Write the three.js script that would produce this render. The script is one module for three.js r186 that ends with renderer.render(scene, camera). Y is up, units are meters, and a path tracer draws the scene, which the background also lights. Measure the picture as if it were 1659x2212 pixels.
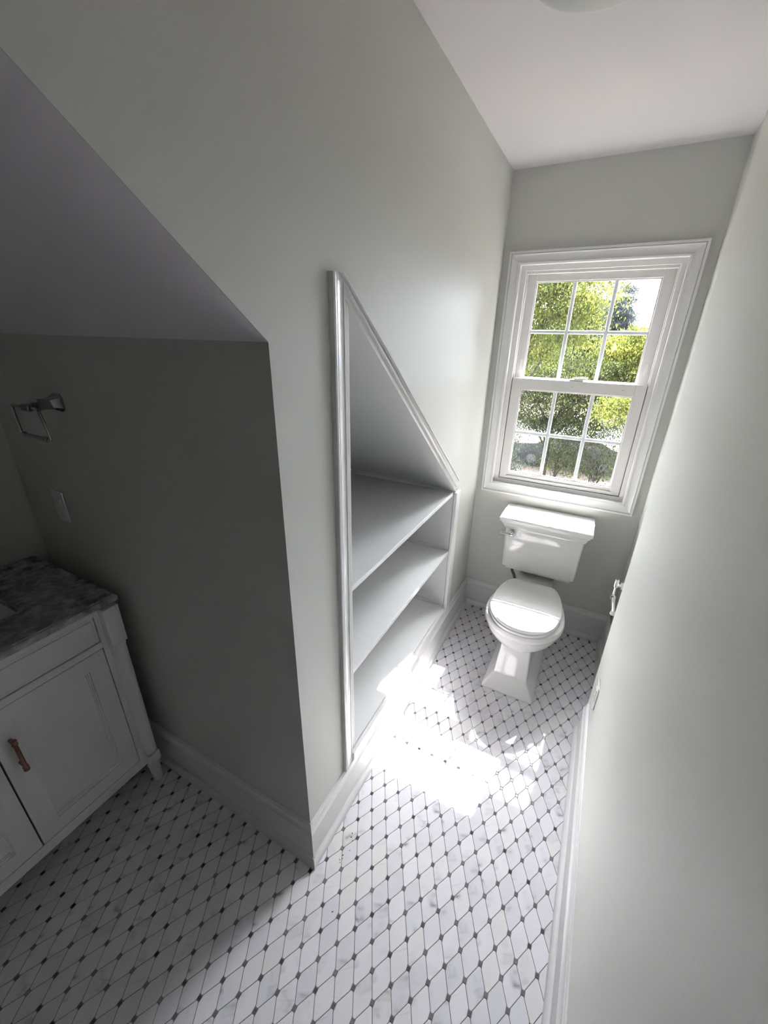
import * as THREE from 'three';
import { RoundedBoxGeometry } from 'three/addons/geometries/RoundedBoxGeometry.js';
import { mergeGeometries, mergeVertices, toCreasedNormals } from 'three/addons/utils/BufferGeometryUtils.js';
import { createNoise3D } from 'simplex-noise';

// ---------------------------------------------------------------- camera, sky, sun, exposure
const scene = new THREE.Scene();
const camera = new THREE.PerspectiveCamera(103.395, 1659 / 2212, 0.02, 300);
camera.position.set(0.6022, 1.76, 0.6571);
{
  const m = new THREE.Matrix4().makeBasis(
    new THREE.Vector3(0.8848, 0.0195, -0.4655),
    new THREE.Vector3(-0.2014, 0.9170, -0.3444),
    new THREE.Vector3(0.4201, 0.3985, 0.8153));
  camera.quaternion.setFromRotationMatrix(m).normalize();
}
scene.add(camera);

const SUN_TRAVEL = new THREE.Vector3(-0.133, -1, 0.74).normalize();
{ // hazy summer sky: the CIE standard clear sky of low turbidity, white near the sun and bluer away from it
  const w = 512, h = 256, d = new Float32Array(w * h * 4), S = SUN_TRAVEL.clone().negate(), zs = Math.acos(S.y);
  const f = (g) => 1 + 10 * (Math.exp(-3 * g) - Math.exp(-3 * Math.PI / 2)) + 0.45 * Math.cos(g) ** 2, phi = (c) => 1 - Math.exp(-0.32 / Math.max(c, 0.02));
  for (let r = 0; r < h; r++) for (let c = 0; c < w; c++) {
    const up = Math.max(0, ((r + 0.5) / h - 0.5) * Math.PI), az = ((c + 0.5) / w - 0.5) * 2 * Math.PI, y = Math.sin(up);
    const g = Math.acos(Math.min(1, Math.max(-1, Math.cos(az) * Math.cos(up) * S.x + y * S.y + Math.sin(az) * Math.cos(up) * S.z)));
    const L = f(g) * phi(y) / (f(zs) * phi(1)), blue = Math.min(1, g / 1.3) * 0.8;
    d.set([L * (1 - 0.24 * blue), L * (1 - 0.07 * blue), L * (1 + 0.14 * blue), 1], (r * w + c) * 4);
  }
  const t = new THREE.DataTexture(d, w, h, THREE.RGBAFormat, THREE.FloatType); t.mapping = THREE.EquirectangularReflectionMapping; t.magFilter = t.minFilter = THREE.LinearFilter; t.wrapS = THREE.RepeatWrapping; t.needsUpdate = true;
  scene.background = t;
}
scene.backgroundIntensity = 12;

const sun = new THREE.DirectionalLight(0xfffbf8, 85);
sun.name = 'sun';
sun.position.copy(SUN_TRAVEL).multiplyScalar(-20);
sun.target.position.set(0.4, 0.5, -1);
sun.position.add(sun.target.position);
sun.castShadow = true;
sun.shadow.mapSize.set(4096, 4096);
Object.assign(sun.shadow.camera, { left: -5, right: 5, top: 5, bottom: -5, near: 1, far: 40 });
scene.add(sun, sun.target);

const renderer = new THREE.WebGLRenderer({ antialias: true });
renderer.toneMapping = THREE.LinearToneMapping;
renderer.toneMappingExposure = 1.2;
renderer.shadowMap.enabled = true;

// ---------------------------------------------------------------- measures of the room (metres)
const W = 0.9217;      // recessed part of the right wall
const WN = 0.8382;     // nearer part of the right wall
const D = 1.8101;      // window wall stands at z = -D
const H = 2.512;       // flat ceiling
const ZE = -1.085;     // end of the nearer right wall
const XB = -1.298;     // back wall of the vanity alcove
const YA = 1.745;      // lowest height of the alcove's sloped ceiling
const SL = 0.787;      // its slope
const ZR = 2.2;        // rear wall
const GROUND = -3.2;

// ---------------------------------------------------------------- helpers
let seed = 20240611;
function rnd() { seed = (seed + 0x6d2b79f5) | 0; let t = Math.imul(seed ^ (seed >>> 15), 1 | seed); t = (t + Math.imul(t ^ (t >>> 7), 61 | t)) ^ t; return ((t ^ (t >>> 14)) >>> 0) / 4294967296; }
const rr = (a, b) => a + (b - a) * rnd();
const gauss = () => Math.sqrt(-2 * Math.log(1 - rnd() * 0.999999)) * Math.cos(2 * Math.PI * rnd());
const V3 = (x, y, z) => new THREE.Vector3(x, y, z);
const used = {};
function numbered(n) { const k = used[n] = (used[n] ?? -1) + 1; return k ? n + '_' + String(k).padStart(3, '0') : n; }
function shade(m) { m.castShadow = m.receiveShadow = true; return m; }
function thing(name, label, category, p = [0, 0, 0], group) {
  const o = new THREE.Group(); o.name = numbered(name); o.position.set(...p); scene.add(o);
  o.userData = { label, category }; if (group) o.userData.group = group;
  return o;
}
function struct(name, geo, mat) {
  const o = geo ? shade(new THREE.Mesh(geo, mat)) : new THREE.Group();
  o.name = numbered(name); o.userData.kind = 'structure'; scene.add(o); return o;
}
function part(name, geo, mat, parent, label) {
  const m = shade(new THREE.Mesh(geo, mat));
  let n = name, k = 0; while (parent.children.some((c) => c.name === n)) n = name + '_' + String(++k).padStart(3, '0');
  m.name = n; if (label) m.userData.label = label; parent.add(m); return m;
}
function sub(name, parent) { const g = new THREE.Group(); let n = name, k = 0; while (parent.children.some((c) => c.name === n)) n = name + '_' + String(++k).padStart(3, '0'); g.name = n; parent.add(g); return g; }
function fixWinding(g) {
  const p = g.attributes.position, ix = g.index; let v = 0; const a = V3(), b = V3(), c = V3(); const n = ix ? ix.count : p.count;
  for (let i = 0; i < n; i += 3) { const [x, y, z] = ix ? [ix.getX(i), ix.getX(i + 1), ix.getX(i + 2)] : [i, i + 1, i + 2]; a.fromBufferAttribute(p, x); b.fromBufferAttribute(p, y); c.fromBufferAttribute(p, z); v += a.dot(b.cross(c)); }
  if (v < 0) {
    if (ix) for (let i = 0; i < n; i += 3) { const t = ix.getX(i); ix.setX(i, ix.getX(i + 1)); ix.setX(i + 1, t); }
    else for (let i = 0; i < n; i += 3) for (const k of ['x', 'y', 'z']) { const G = 'get' + k.toUpperCase(), S = 'set' + k.toUpperCase(); const t = p[G](i); p[S](i, p[G](i + 1)); p[S](i + 1, t); }
  }
  return g;
}
function crease(g, deg = 35) {
  g = g.index ? g.toNonIndexed() : g; for (const k of Object.keys(g.attributes)) if (k !== 'position') g.deleteAttribute(k);
  g = mergeVertices(g, 1e-6); fixWinding(g);
  return planarUV(toCreasedNormals(g, THREE.MathUtils.degToRad(deg)));
}
function planarUV(g) {          // uv in metres on the plane each face looks along
  g = g.index ? g.toNonIndexed() : g; const p = g.attributes.position, uv = new Float32Array(p.count * 2), a = V3(), b = V3(), c = V3();
  for (let i = 0; i < p.count; i += 3) {
    a.fromBufferAttribute(p, i); b.fromBufferAttribute(p, i + 1); c.fromBufferAttribute(p, i + 2);
    const n = b.clone().sub(a).cross(c.clone().sub(a)); const x = Math.abs(n.x), y = Math.abs(n.y), z = Math.abs(n.z);
    [a, b, c].forEach((q, k) => { const [u, v] = x >= y && x >= z ? [q.z, q.y] : y >= z ? [q.x, q.z] : [q.x, q.y]; uv[(i + k) * 2] = u; uv[(i + k) * 2 + 1] = v; });
  }
  g.setAttribute('uv', new THREE.BufferAttribute(uv, 2)); if (!g.attributes.normal) g.computeVertexNormals(); return g;
}
function box(x0, x1, y0, y1, z0, z1, r = 0) {
  const w = x1 - x0, h = y1 - y0, d = z1 - z0;
  const g = r ? new RoundedBoxGeometry(w, h, d, 2, Math.min(r, w / 2.05, h / 2.05, d / 2.05)) : new THREE.BoxGeometry(w, h, d);
  g.translate((x0 + x1) / 2, (y0 + y1) / 2, (z0 + z1) / 2); return planarUV(g);
}
const merge = (list) => mergeGeometries(list.map((g) => { g = g.index ? g.toNonIndexed() : g; for (const k of Object.keys(g.attributes)) if (!['position', 'normal', 'uv'].includes(k)) g.deleteAttribute(k); if (!g.attributes.uv) planarUV(g); return g; }));
function loft(sections, { caps = true, deg = 35 } = {}) {       // closed loops with equal point counts
  const n = sections[0].length, pos = [], idx = [];
  for (const s of sections) for (const q of s) pos.push(q.x, q.y, q.z);
  for (let s = 0; s < sections.length - 1; s++) for (let i = 0; i < n; i++) { const j = (i + 1) % n, a = s * n + i, b = s * n + j, c = a + n, d = b + n; idx.push(a, b, d, a, d, c); }
  if (caps) for (const [s, flip] of [[0, true], [sections.length - 1, false]]) {
    const c = V3(); sections[s].forEach((q) => c.add(q)); c.divideScalar(n); const k = pos.length / 3; pos.push(c.x, c.y, c.z);
    for (let i = 0; i < n; i++) { const a = s * n + i, b = s * n + (i + 1) % n; flip ? idx.push(b, a, k) : idx.push(a, b, k); }
  }
  const g = new THREE.BufferGeometry(); g.setAttribute('position', new THREE.Float32BufferAttribute(pos, 3)); g.setIndex(idx);
  return crease(g, deg);
}
function trim(path, n, profile, closed = false, deg = 30) {   // profile (a across, b along n) swept along a path in a plane, mitred; a grows to the left of travel seen against n
  const N = path.length, secs = [];
  const left = (d) => n.clone().cross(d).normalize();
  for (let i = 0; i < N; i++) {
    const p = path[i], prev = closed || i > 0 ? path[(i - 1 + N) % N] : null, next = closed || i < N - 1 ? path[(i + 1) % N] : null;
    const d0 = prev && p.clone().sub(prev).normalize(), d1 = next && next.clone().sub(p).normalize();
    let m; if (d0 && d1) { const l0 = left(d0), l1 = left(d1); m = l0.clone().add(l1).normalize(); m.divideScalar(Math.max(0.2, m.dot(l0))); } else m = left(d0 ?? d1);
    secs.push(profile.map(([a, b]) => p.clone().addScaledVector(m, a).addScaledVector(n, b)));
  }
  return sweep(secs, profile, closed, deg);
}
function sweep(secs, profile, closed, deg = 30) {
  const n = profile.length, pos = [], idx = [];
  for (const s of secs) for (const q of s) pos.push(q.x, q.y, q.z);
  const S = secs.length;
  for (let s = 0; s < (closed ? S : S - 1); s++) for (let i = 0; i < n; i++) { const j = (i + 1) % n, t = (s + 1) % S, a = s * n + i, b = s * n + j, c = t * n + i, d = t * n + j; idx.push(a, b, d, a, d, c); }
  if (!closed) {
    const tri = THREE.ShapeUtils.triangulateShape(profile.map(([a, b]) => new THREE.Vector2(a, b)), []);
    const flip = THREE.ShapeUtils.isClockWise(profile.map(([a, b]) => new THREE.Vector2(a, b)));
    for (const [a, b, c] of tri) { const o = (S - 1) * n; flip ? (idx.push(a, c, b), idx.push(o + a, o + b, o + c)) : (idx.push(a, b, c), idx.push(o + a, o + c, o + b)); }
  }
  const g = new THREE.BufferGeometry(); g.setAttribute('position', new THREE.Float32BufferAttribute(pos, 3)); g.setIndex(idx);
  return crease(g, deg);
}
function tube(points, r, seg = 24, rad = 10) {
  const pts = points.map((q) => q.isVector3 ? q : V3(...q));
  const c = new THREE.CatmullRomCurve3(pts, false, 'catmullrom', 0.2);
  const g = mergeGeometries([new THREE.TubeGeometry(c, seg, r, rad, false).toNonIndexed(), ...[0, 1].map((t) => { const s = new THREE.SphereGeometry(r, rad, 6); s.translate(...c.getPoint(t).toArray()); return s.toNonIndexed(); })]);
  return planarUV(g);
}
function rod(a, b, r, r2 = r, rad = 14) {
  const A = V3(...a), B = V3(...b), d = B.clone().sub(A); const g = new THREE.CylinderGeometry(r2, r, d.length(), rad, 1);
  g.applyQuaternion(new THREE.Quaternion().setFromUnitVectors(V3(0, 1, 0), d.clone().normalize())); const m = A.clone().add(B).multiplyScalar(0.5); g.translate(m.x, m.y, m.z); return planarUV(g);
}
function lathe(profile, x, y, z, rad = 28) { const g = new THREE.LatheGeometry(profile.map(([r, h]) => new THREE.Vector2(r, h)), rad); g.translate(x, y, z); return crease(g, 40); }
function extrude(shape, depth, bevel = 0) {
  return new THREE.ExtrudeGeometry(shape, { depth, bevelEnabled: bevel > 0, bevelSize: bevel, bevelThickness: bevel, bevelSegments: 2, curveSegments: 12 });
}
function poly(points, holes = []) { const s = new THREE.Shape(points.map(([x, y]) => new THREE.Vector2(x, y))); for (const h of holes) s.holes.push(new THREE.Path(h.map(([x, y]) => new THREE.Vector2(x, y)))); return s; }
// shape drawn in (z, y), extruded along x from x0 to x1
function slabX(points, holes, x0, x1) {
  const g = extrude(poly(points, holes), x1 - x0); const p = g.attributes.position;
  for (let i = 0; i < p.count; i++) { const z = p.getX(i), y = p.getY(i), e = p.getZ(i); p.setXYZ(i, x0 + e, y, z); }
  return crease(g, 20);
}
function slabZ(points, holes, z0, z1) { const g = extrude(poly(points, holes), z1 - z0); g.translate(0, 0, z0); return crease(g, 20); }
function slabY(points, holes, y0, y1, bevel = 0) {            // points in (x, z)
  const g = extrude(poly(points, holes), y1 - y0 - 2 * bevel, bevel); const p = g.attributes.position;
  for (let i = 0; i < p.count; i++) { const x = p.getX(i), z = p.getY(i), e = p.getZ(i); p.setXYZ(i, x, y0 + bevel + e, z); }
  return crease(g, 30);
}

// ---------------------------------------------------------------- textures
const noise3 = createNoise3D((() => { let s = 77; return () => { s = (s * 16807) % 2147483647; return s / 2147483647; }; })());
function fbm(x, y, z, o) { let s = 0, a = 0.5, f = 1; for (let i = 0; i < o; i++) { s += a * noise3(x * f, y * f, z + i * 7.3); a *= 0.5; f *= 2.03; } return s; }
const srgb = (v) => v <= 0.0031308 ? v * 12.92 : 1.055 * Math.pow(v, 1 / 2.4) - 0.055;
function tex(n, fn, color, repeat) {
  const d = new Uint8Array(n * n * 4);
  for (let y = 0; y < n; y++) for (let x = 0; x < n; x++) { const c = fn(x / n, y / n), k = (y * n + x) * 4; for (let i = 0; i < 3; i++) { const v = Math.min(1, Math.max(0, Array.isArray(c) ? c[i] : c)); d[k + i] = Math.round(255 * (color ? srgb(v) : v)); } d[k + 3] = 255; }
  const t = new THREE.DataTexture(d, n, n); t.wrapS = t.wrapT = THREE.RepeatWrapping; t.magFilter = THREE.LinearFilter; t.minFilter = THREE.LinearMipmapLinearFilter; t.generateMipmaps = true;
  if (color) t.colorSpace = THREE.SRGBColorSpace; t.repeat.set(repeat, repeat); t.needsUpdate = true; return t;
}
const torus = (u, v, s, z, o) => { // tileable noise
  const a = fbm(u * s, v * s, z, o), b = fbm((u - 1) * s, v * s, z, o), c = fbm(u * s, (v - 1) * s, z, o), d = fbm((u - 1) * s, (v - 1) * s, z, o);
  return a * (1 - u) * (1 - v) + b * u * (1 - v) + c * (1 - u) * v + d * u * v;
};
const rollerTex = tex(512, (u, v) => 0.5 + 0.5 * torus(u, v, 26, 3, 2) + 0.22 * torus(u, v, 90, 9, 1), false, 1 / 0.35);
const marbleTex = tex(1024, (u, v) => {   // white marble with patches of fine straight grey streaks
  const w = torus(u, v, 3, 1, 2) * 0.9, q = u * 9 + v * 13 + w * 0.7, q2 = u * 27 + v * 39 + w * 1.6;
  const saw = Math.abs(((q % 1) + 1) % 1 - 0.5) * 2, saw2 = Math.abs(((q2 % 1) + 1) % 1 - 0.5) * 2;
  const where = Math.min(1, Math.max(0, torus(u, v, 9, 20, 2) * 3.4 - 0.16)), thin = Math.max(0, torus(u, v, 22, 71, 2) * 1.5 + 0.35);
  const streak = Math.pow(1 - saw, 1.6) * where * 0.38 * thin + Math.pow(1 - saw2, 2.5) * where * 0.22 * thin, hair = Math.pow(1 - saw, 26) * Math.max(0, torus(u, v, 5, 90, 2) * 2 - 0.1) * 0.3;
  const cloud = torus(u, v, 8, 41, 4) * 0.05, warm = Math.max(0, torus(u, v, 3.5, 55, 2) - 0.22) * 0.10;
  const b = 0.91 + cloud - streak - hair - where * 0.05; return [b - warm * 0.1, b - warm * 0.35, b + 0.008 + streak * 0.05 - warm];
}, true, 1 / 0.9);
const stoneTex = tex(512, (u, v) => {
  const a = torus(u, v, 9, 4, 4), b = torus(u, v, 18, 14, 3), c = Math.abs(torus(u, v, 7, 24, 3));
  const vein = Math.max(0, 1 - c * 9), g = 0.30 + a * 0.36 + b * 0.24 + vein * 0.14; return [g, g * 0.99, g * 1.0];
}, true, 1 / 0.62);
const slateTex = tex(256, (u, v) => 0.8 + torus(u, v, 20, 8, 3) * 0.5, true, 1 / 0.06);
const barkTex = tex(256, (u, v) => { const a = 0.5 + 0.5 * torus(u * 1, v, 8, 2, 4); return [0.5 * a + 0.2, 0.45 * a + 0.18, 0.4 * a + 0.16]; }, true, 1);
const lawnTex = tex(512, (u, v) => { const a = torus(u, v, 14, 6, 4), b = torus(u, v, 50, 16, 2); const t = 0.5 + a * 0.7 + b * 0.5; return [0.062 + 0.055 * t, 0.045 + 0.04 * t, 0.035 + 0.03 * t]; }, true, 1 / 6);

// ---------------------------------------------------------------- materials
const std = (o) => new THREE.MeshStandardMaterial(o), phys = (o) => new THREE.MeshPhysicalMaterial(o);
const lin = (r, g, b) => new THREE.Color().setRGB(r, g, b);
const M = {
  wall: std({ name: 'grey wall paint', color: lin(0.63, 0.634, 0.602), roughness: 0.6, bumpMap: rollerTex, bumpScale: 0.00025 }),
  ceiling: std({ name: 'white ceiling paint', color: lin(0.64, 0.625, 0.632), roughness: 0.9, bumpMap: rollerTex, bumpScale: 0.0003 }),
  slope: std({ name: 'white sloped ceiling paint', color: lin(0.84, 0.81, 0.86), roughness: 0.9, bumpMap: rollerTex, bumpScale: 0.0003 }),
  trim: std({ name: 'white trim paint', color: lin(0.80, 0.80, 0.80), roughness: 0.28 }),
  shelf: std({ name: 'white shelf paint', color: lin(0.80, 0.81, 0.815), roughness: 0.35 }),
  vinyl: std({ name: 'white vinyl', color: lin(0.74, 0.725, 0.715), roughness: 0.32 }),
  strip: std({ name: 'grey weather strip', color: lin(0.16, 0.15, 0.14), roughness: 0.8 }),
  muntin: std({ name: 'white grille bar', color: lin(0.80, 0.84, 0.86), roughness: 0.3 }),
  glass: phys({ name: 'window glass', color: lin(1, 1, 1), transmission: 1, thickness: 0, roughness: 0, ior: 1.5 }),
  porcelain: phys({ name: 'white porcelain', color: lin(0.80, 0.80, 0.79), roughness: 0.035 }),
  seat: phys({ name: 'white seat plastic', color: lin(0.80, 0.80, 0.79), roughness: 0.06 }),
  chrome: std({ name: 'chrome', color: lin(0.85, 0.86, 0.87), roughness: 0.07, metalness: 1 }),
  darkchrome: std({ name: 'dark polished nickel', color: lin(0.36, 0.37, 0.37), roughness: 0.12, metalness: 1 }),
  bronze: std({ name: 'dark copper bronze', color: lin(0.17, 0.085, 0.065), roughness: 0.25, metalness: 1 }),
  rubber: std({ name: 'dark braided hose', color: lin(0.05, 0.05, 0.05), roughness: 0.5 }),
  marble: phys({ name: 'polished white marble', color: lin(1, 1, 1), map: marbleTex, vertexColors: true, roughness: 0.05, specularIntensity: 0.5 }),
  slate: phys({ name: 'polished grey stone', color: lin(1, 1, 1), map: slateTex, vertexColors: true, roughness: 0.1, specularIntensity: 0.6 }),
  grout: std({ name: 'grey grout', color: lin(0.19, 0.185, 0.19), roughness: 0.9 }),
  cabinet: std({ name: 'painted cabinet', color: lin(0.86, 0.86, 0.86), roughness: 0.38 }),
  dark: std({ name: 'shadow gap lining', color: lin(0.10, 0.10, 0.10), roughness: 0.8 }),
  counter: std({ name: 'grey mottled stone', color: lin(1.0, 1.0, 1.02), map: stoneTex, roughness: 0.2 }),
  plastic: std({ name: 'white plate plastic', color: lin(0.80, 0.80, 0.78), roughness: 0.3 }),
  dome: phys({ name: 'frosted lamp glass', color: lin(0.62, 0.65, 0.63), roughness: 0.45, transmission: 0.35, thickness: 0 }),
  nickel: std({ name: 'brushed nickel', color: lin(0.55, 0.55, 0.54), roughness: 0.35, metalness: 1 }),
};

// ---------------------------------------------------------------- the room shell
const floor = struct('floor');
const bed = part('grout_bed', box(XB - 0.15, W + 0.15, -0.12, -0.0014, -D - 0.15, ZR + 0.15), M.grout, floor);

// cheek wall of the dormer on the left, with the sloping-topped shelf opening
const NZ0 = -1.372, NZ1 = -0.293, NB = 0.205;                  // niche opening along z, bottom
const nicheTop = (z) => 1.862 + (z + 0.287) * 0.79;             // its sloping head
const nicheOpening = [[NZ0, NB], [NZ1, NB], [NZ1, nicheTop(NZ1)], [NZ0, nicheTop(NZ0)]];
const TW = (H - YA) / SL;
struct('wall_left', merge([slabX([[-D - 0.1, 0], [0, 0], [0, YA], [0, H], [-D - 0.1, H]], [nicheOpening], -0.02, 0), slabX([[0, YA], [TW, H], [0, H]], [], -0.002, 0), slabX([[0, YA + 0.07], [TW - 0.09, H], [0, H]], [], -0.1, -0.002)]), M.wall);
struct('wall_alcove', box(XB - 0.1, -0.02, 0, YA + 0.3, -0.1, 0), M.wall);
struct('wall_alcove_back', box(XB - 0.1, XB, 0, H, 0, ZR), M.wall);
struct('ceiling_alcove', slabX([[0, YA], [TW, H], [TW - 0.05, H], [0, YA + 0.04]], [], XB - 0.1, -0.002), M.slope);
struct('ceiling', box(XB - 0.1, W + 0.12, H, H + 0.1, -D - 0.14, ZR + 0.1), M.ceiling);
const hole = [[0.085, 0.922], [0.832, 0.922], [0.832, 2.121], [0.085, 2.121]];
struct('wall_window', slabZ([[-0.1, -0.1], [W + 0.12, -0.1], [W + 0.12, H], [-0.1, H]], [hole], -D - 0.14, -D), M.wall);
struct('wall_right_recess', box(W, W + 0.12, 0, H, -D, ZE + 0.06), M.wall);
{ // nearer right wall with an eased outer corner
  const r = 0.012, pts = [[WN, ZR], [WN, ZE + r]]; for (let i = 1; i <= 6; i++) { const a = i / 6 * Math.PI / 2; pts.push([WN + r - r * Math.cos(a), ZE + r - r * Math.sin(a)]); }
  pts.push([W + 0.12, ZE], [W + 0.12, ZR]); struct('wall_right', slabY(pts, [], 0, H), M.wall);
}
struct('wall_rear', box(XB - 0.1, W + 0.12, 0, H, ZR, ZR + 0.1), M.wall);

// baseboards with a shoe moulding and a stepped cap
const BASE = [[0, 0], [0.033, 0], [0.033, 0.010], [0.0315, 0.020], [0.0275, 0.029], [0.0225, 0.035], [0.0165, 0.037], [0.0165, 0.158], [0.0195, 0.160], [0.0195, 0.165], [0.0165, 0.168], [0.0125, 0.174], [0.0105, 0.182], [0.0095, 0.189], [0.006, 0.191], [0.005, 0.196], [0, 0.197]];
const UP = V3(0, 1, 0);
const P2 = (list) => list.map(([x, z]) => V3(x, 0, z));
struct('baseboard_left', trim(P2([[0, -D], [0, 0], [XB, 0]].reverse()), UP, BASE.map(([a, b]) => [-a, b])), M.trim);
struct('baseboard_window', trim(P2([[0, -D], [W, -D]]), UP, BASE.map(([a, b]) => [-a, b])), M.trim);
struct('baseboard_right_recess', trim(P2([[W, -D], [W, ZE]]), UP, BASE.map(([a, b]) => [-a, b])), M.trim);
struct('baseboard_right', trim(P2([[WN, -1.03], [WN, ZR]]), UP, BASE.map(([a, b]) => [-a, b])), M.trim);
struct('baseboard_alcove_back', trim(P2([[XB, 0], [XB, ZR]]), UP, BASE), M.trim);

// ---------------------------------------------------------------- window
const CASE = (w, t) => [[0, 0], [0, 0.5 * t], [0.03 * w, 0.62 * t], [0.1 * w, 0.62 * t], [0.13 * w, 0.5 * t], [0.18 * w, 0.46 * t], [0.34 * w, 0.5 * t], [0.5 * w, 0.58 * t], [0.63 * w, 0.72 * t], [0.7 * w, 0.84 * t], [0.73 * w, 0.93 * t], [0.75 * w, 0.70 * t], [0.785 * w, 0.70 * t], [0.80 * w, t], [0.96 * w, t], [w, 0.93 * t], [w, 0]];
{
  const win = struct('window_1');
  const ix0 = 0.092, ix1 = 0.8245, iy0 = 0.929, iy1 = 2.114, cw = 0.0565;
  const inner = [V3(ix0, iy0, -D), V3(ix1, iy0, -D), V3(ix1, iy1, -D), V3(ix0, iy1, -D)];
  const N = V3(0, 0, 1), prof = CASE(cw, 0.02).map(([a, b]) => [-a, b]);
  for (let i = 0; i < 4; i++) {   // four mitred lengths of casing
    const A = inner[i], B = inner[(i + 1) % 4], d = B.clone().sub(A).normalize(), l = N.clone().cross(d);
    const secs = [A, B].map((q, e) => prof.map(([a, b]) => q.clone().addScaledVector(l, a).addScaledVector(d, (e ? -1 : 1) * a).addScaledVector(N, b)));
    part('casing', sweep(secs, prof, false), M.trim, win);
  }
  const jz0 = -D - 0.03, jz1 = -D + 0.011, jt = 0.012;
  part('jamb', box(ix0 - jt + 0.004, ix0 + 0.004, iy0, iy1, jz0, jz1, 0.002), M.trim, win);
  part('jamb', box(ix1 - 0.004, ix1 - 0.004 + jt, iy0, iy1, jz0, jz1, 0.002), M.trim, win);
  part('jamb', box(ix0, ix1, iy1 - 0.004, iy1 - 0.004 + jt, jz0, jz1, 0.002), M.trim, win);
  part('jamb', box(ix0, ix1, iy0 - jt + 0.004, iy0 + 0.004, jz0, jz1, 0.002), M.trim, win);
  // vinyl frame
  const fx0 = 0.1225, fx1 = 0.798, fy0 = 0.9564, fy1 = 2.085, fz1 = -D - 0.028, fz0 = -D - 0.135;
  const fr = sub('frame', win);
  part('side_rail', box(0.08, fx0, 0.918, 2.125, fz0, fz1, 0.003), M.vinyl, fr);
  part('side_rail', box(fx1, 0.836, 0.918, 2.125, fz0, fz1, 0.003), M.vinyl, fr);
  part('head_rail', box(fx0 - 0.004, fx1 + 0.004, fy1, 2.125, fz0, fz1, 0.003), M.vinyl, fr);
  part('sill_rail', box(fx0 - 0.004, fx1 + 0.004, 0.918, fy0, fz0, fz1, 0.003), M.vinyl, fr);
  // a stop bead in the side tracks above the lower sash, and the parting bead
  for (const [a, b] of [[fx0 - 0.001, fx0 + 0.005], [fx1 - 0.005, fx1 + 0.001]]) part('track_bead', box(a, b, 1.56, fy1, -D - 0.072, -D - 0.05, 0.002), M.vinyl, fr);
  part('head_bead', box(fx0, fx1, 2.072, 2.086, -D - 0.06, -D - 0.04, 0.003), M.vinyl, fr);
  for (const [z, y0, y1] of [[-D - 0.074, fy0, 1.55], [-D - 0.121, 1.50, fy1]]) { for (const [a, b] of [[fx0 - 0.002, fx0 + 0.010], [fx1 - 0.010, fx1 + 0.002]]) part('weather_strip', box(a, b, y0, y1, z, z + 0.004), M.strip, fr); }
  part('weather_strip', box(fx0, fx1, fy1 - 0.010, fy1 + 0.002, -D - 0.121, -D - 0.117), M.strip, fr); part('weather_strip', box(fx0, fx1, fy0 - 0.002, fy0 + 0.010, -D - 0.074, -D - 0.070), M.strip, fr);
  function sash(name, x0, x1, y0, y1, gx0, gx1, gy0, gy1, zf, zb) {
    const s = sub(name, win), gl = (zf + zb) / 2;
    const lip = 0.006;
    part('stile', box(x0, gx0, y0, y1, zb, zf, 0.003), M.vinyl, s); part('stile', box(gx1, x1, y0, y1, zb, zf, 0.003), M.vinyl, s);
    part('top_rail', box(gx0 - 0.001, gx1 + 0.001, gy1, y1, zb, zf - 0.0005, 0.003), M.vinyl, s); part('bottom_rail', box(gx0 - 0.001, gx1 + 0.001, y0, gy0, zb, zf - 0.0005, 0.003), M.vinyl, s);
    for (const [a, b, c, d] of [[gx0 - 0.001, gx0 + lip, gy0, gy1], [gx1 - lip, gx1 + 0.001, gy0, gy1], [gx0, gx1, gy0 - 0.001, gy0 + lip], [gx0, gx1, gy1 - lip, gy1 + 0.001]]) part('glazing_bead', box(a, b, c, d, gl + 0.003, zf - 0.006, 0.002), M.vinyl, s);
    const mw = 0.0095, xs = [gx0, gx0 + (gx1 - gx0) / 3, gx0 + 2 * (gx1 - gx0) / 3, gx1], ys = [gy0, (gy0 + gy1) / 2, gy1];
    const bar = (x0, x1, y0, y1) => box(x0, x1, y0, y1, gl - 0.009, gl + 0.009, 0.006);
    for (const x of [xs[1], xs[2]]) part('muntin', bar(x - mw, x + mw, gy0, gy1), M.muntin, s);
    for (let i = 0; i < 3; i++) part('muntin', bar(xs[i] + (i ? mw * 0.8 : 0), xs[i + 1] - (i < 2 ? mw * 0.8 : 0), ys[1] - mw, ys[1] + mw), M.muntin, s);
    for (let i = 0; i < 3; i++) for (let j = 0; j < 2; j++) {
      const g = new THREE.PlaneGeometry(xs[i + 1] - xs[i], ys[j + 1] - ys[j]); g.translate((xs[i] + xs[i + 1]) / 2, (ys[j] + ys[j + 1]) / 2, gl); part('pane', g, M.glass, s);
    }
    return s;
  }
  const up = sash('upper_sash', fx0 + 0.0065, fx1 - 0.0045, 1.50, fy1 - 0.004, 0.1715, 0.7437, 1.556, 2.041, -D - 0.082, -D - 0.114);
  const lo = sash('lower_sash', fx0 + 0.0035, fx1 - 0.0035, fy0 + 0.003, 1.557, 0.177, 0.745, 1.002, 1.4966, -D - 0.034, -D - 0.068);
  part('finger_lift', box(0.165, 0.755, 0.972, 0.980, -D - 0.036, -D - 0.026, 0.003), M.vinyl, lo);
  for (const x of [0.149, 0.772]) part('vent_stop', box(x - 0.0055, x + 0.0055, 1.60, 1.655, -D - 0.086, -D - 0.079, 0.002), M.plastic, up);
  for (const x of [0.448, 0.69]) part('screw', rod([x, 1.527, -D - 0.0355], [x, 1.527, -D - 0.0335], 0.0022), M.strip, lo);
  const lock = sub('sash_lock', win);
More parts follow.
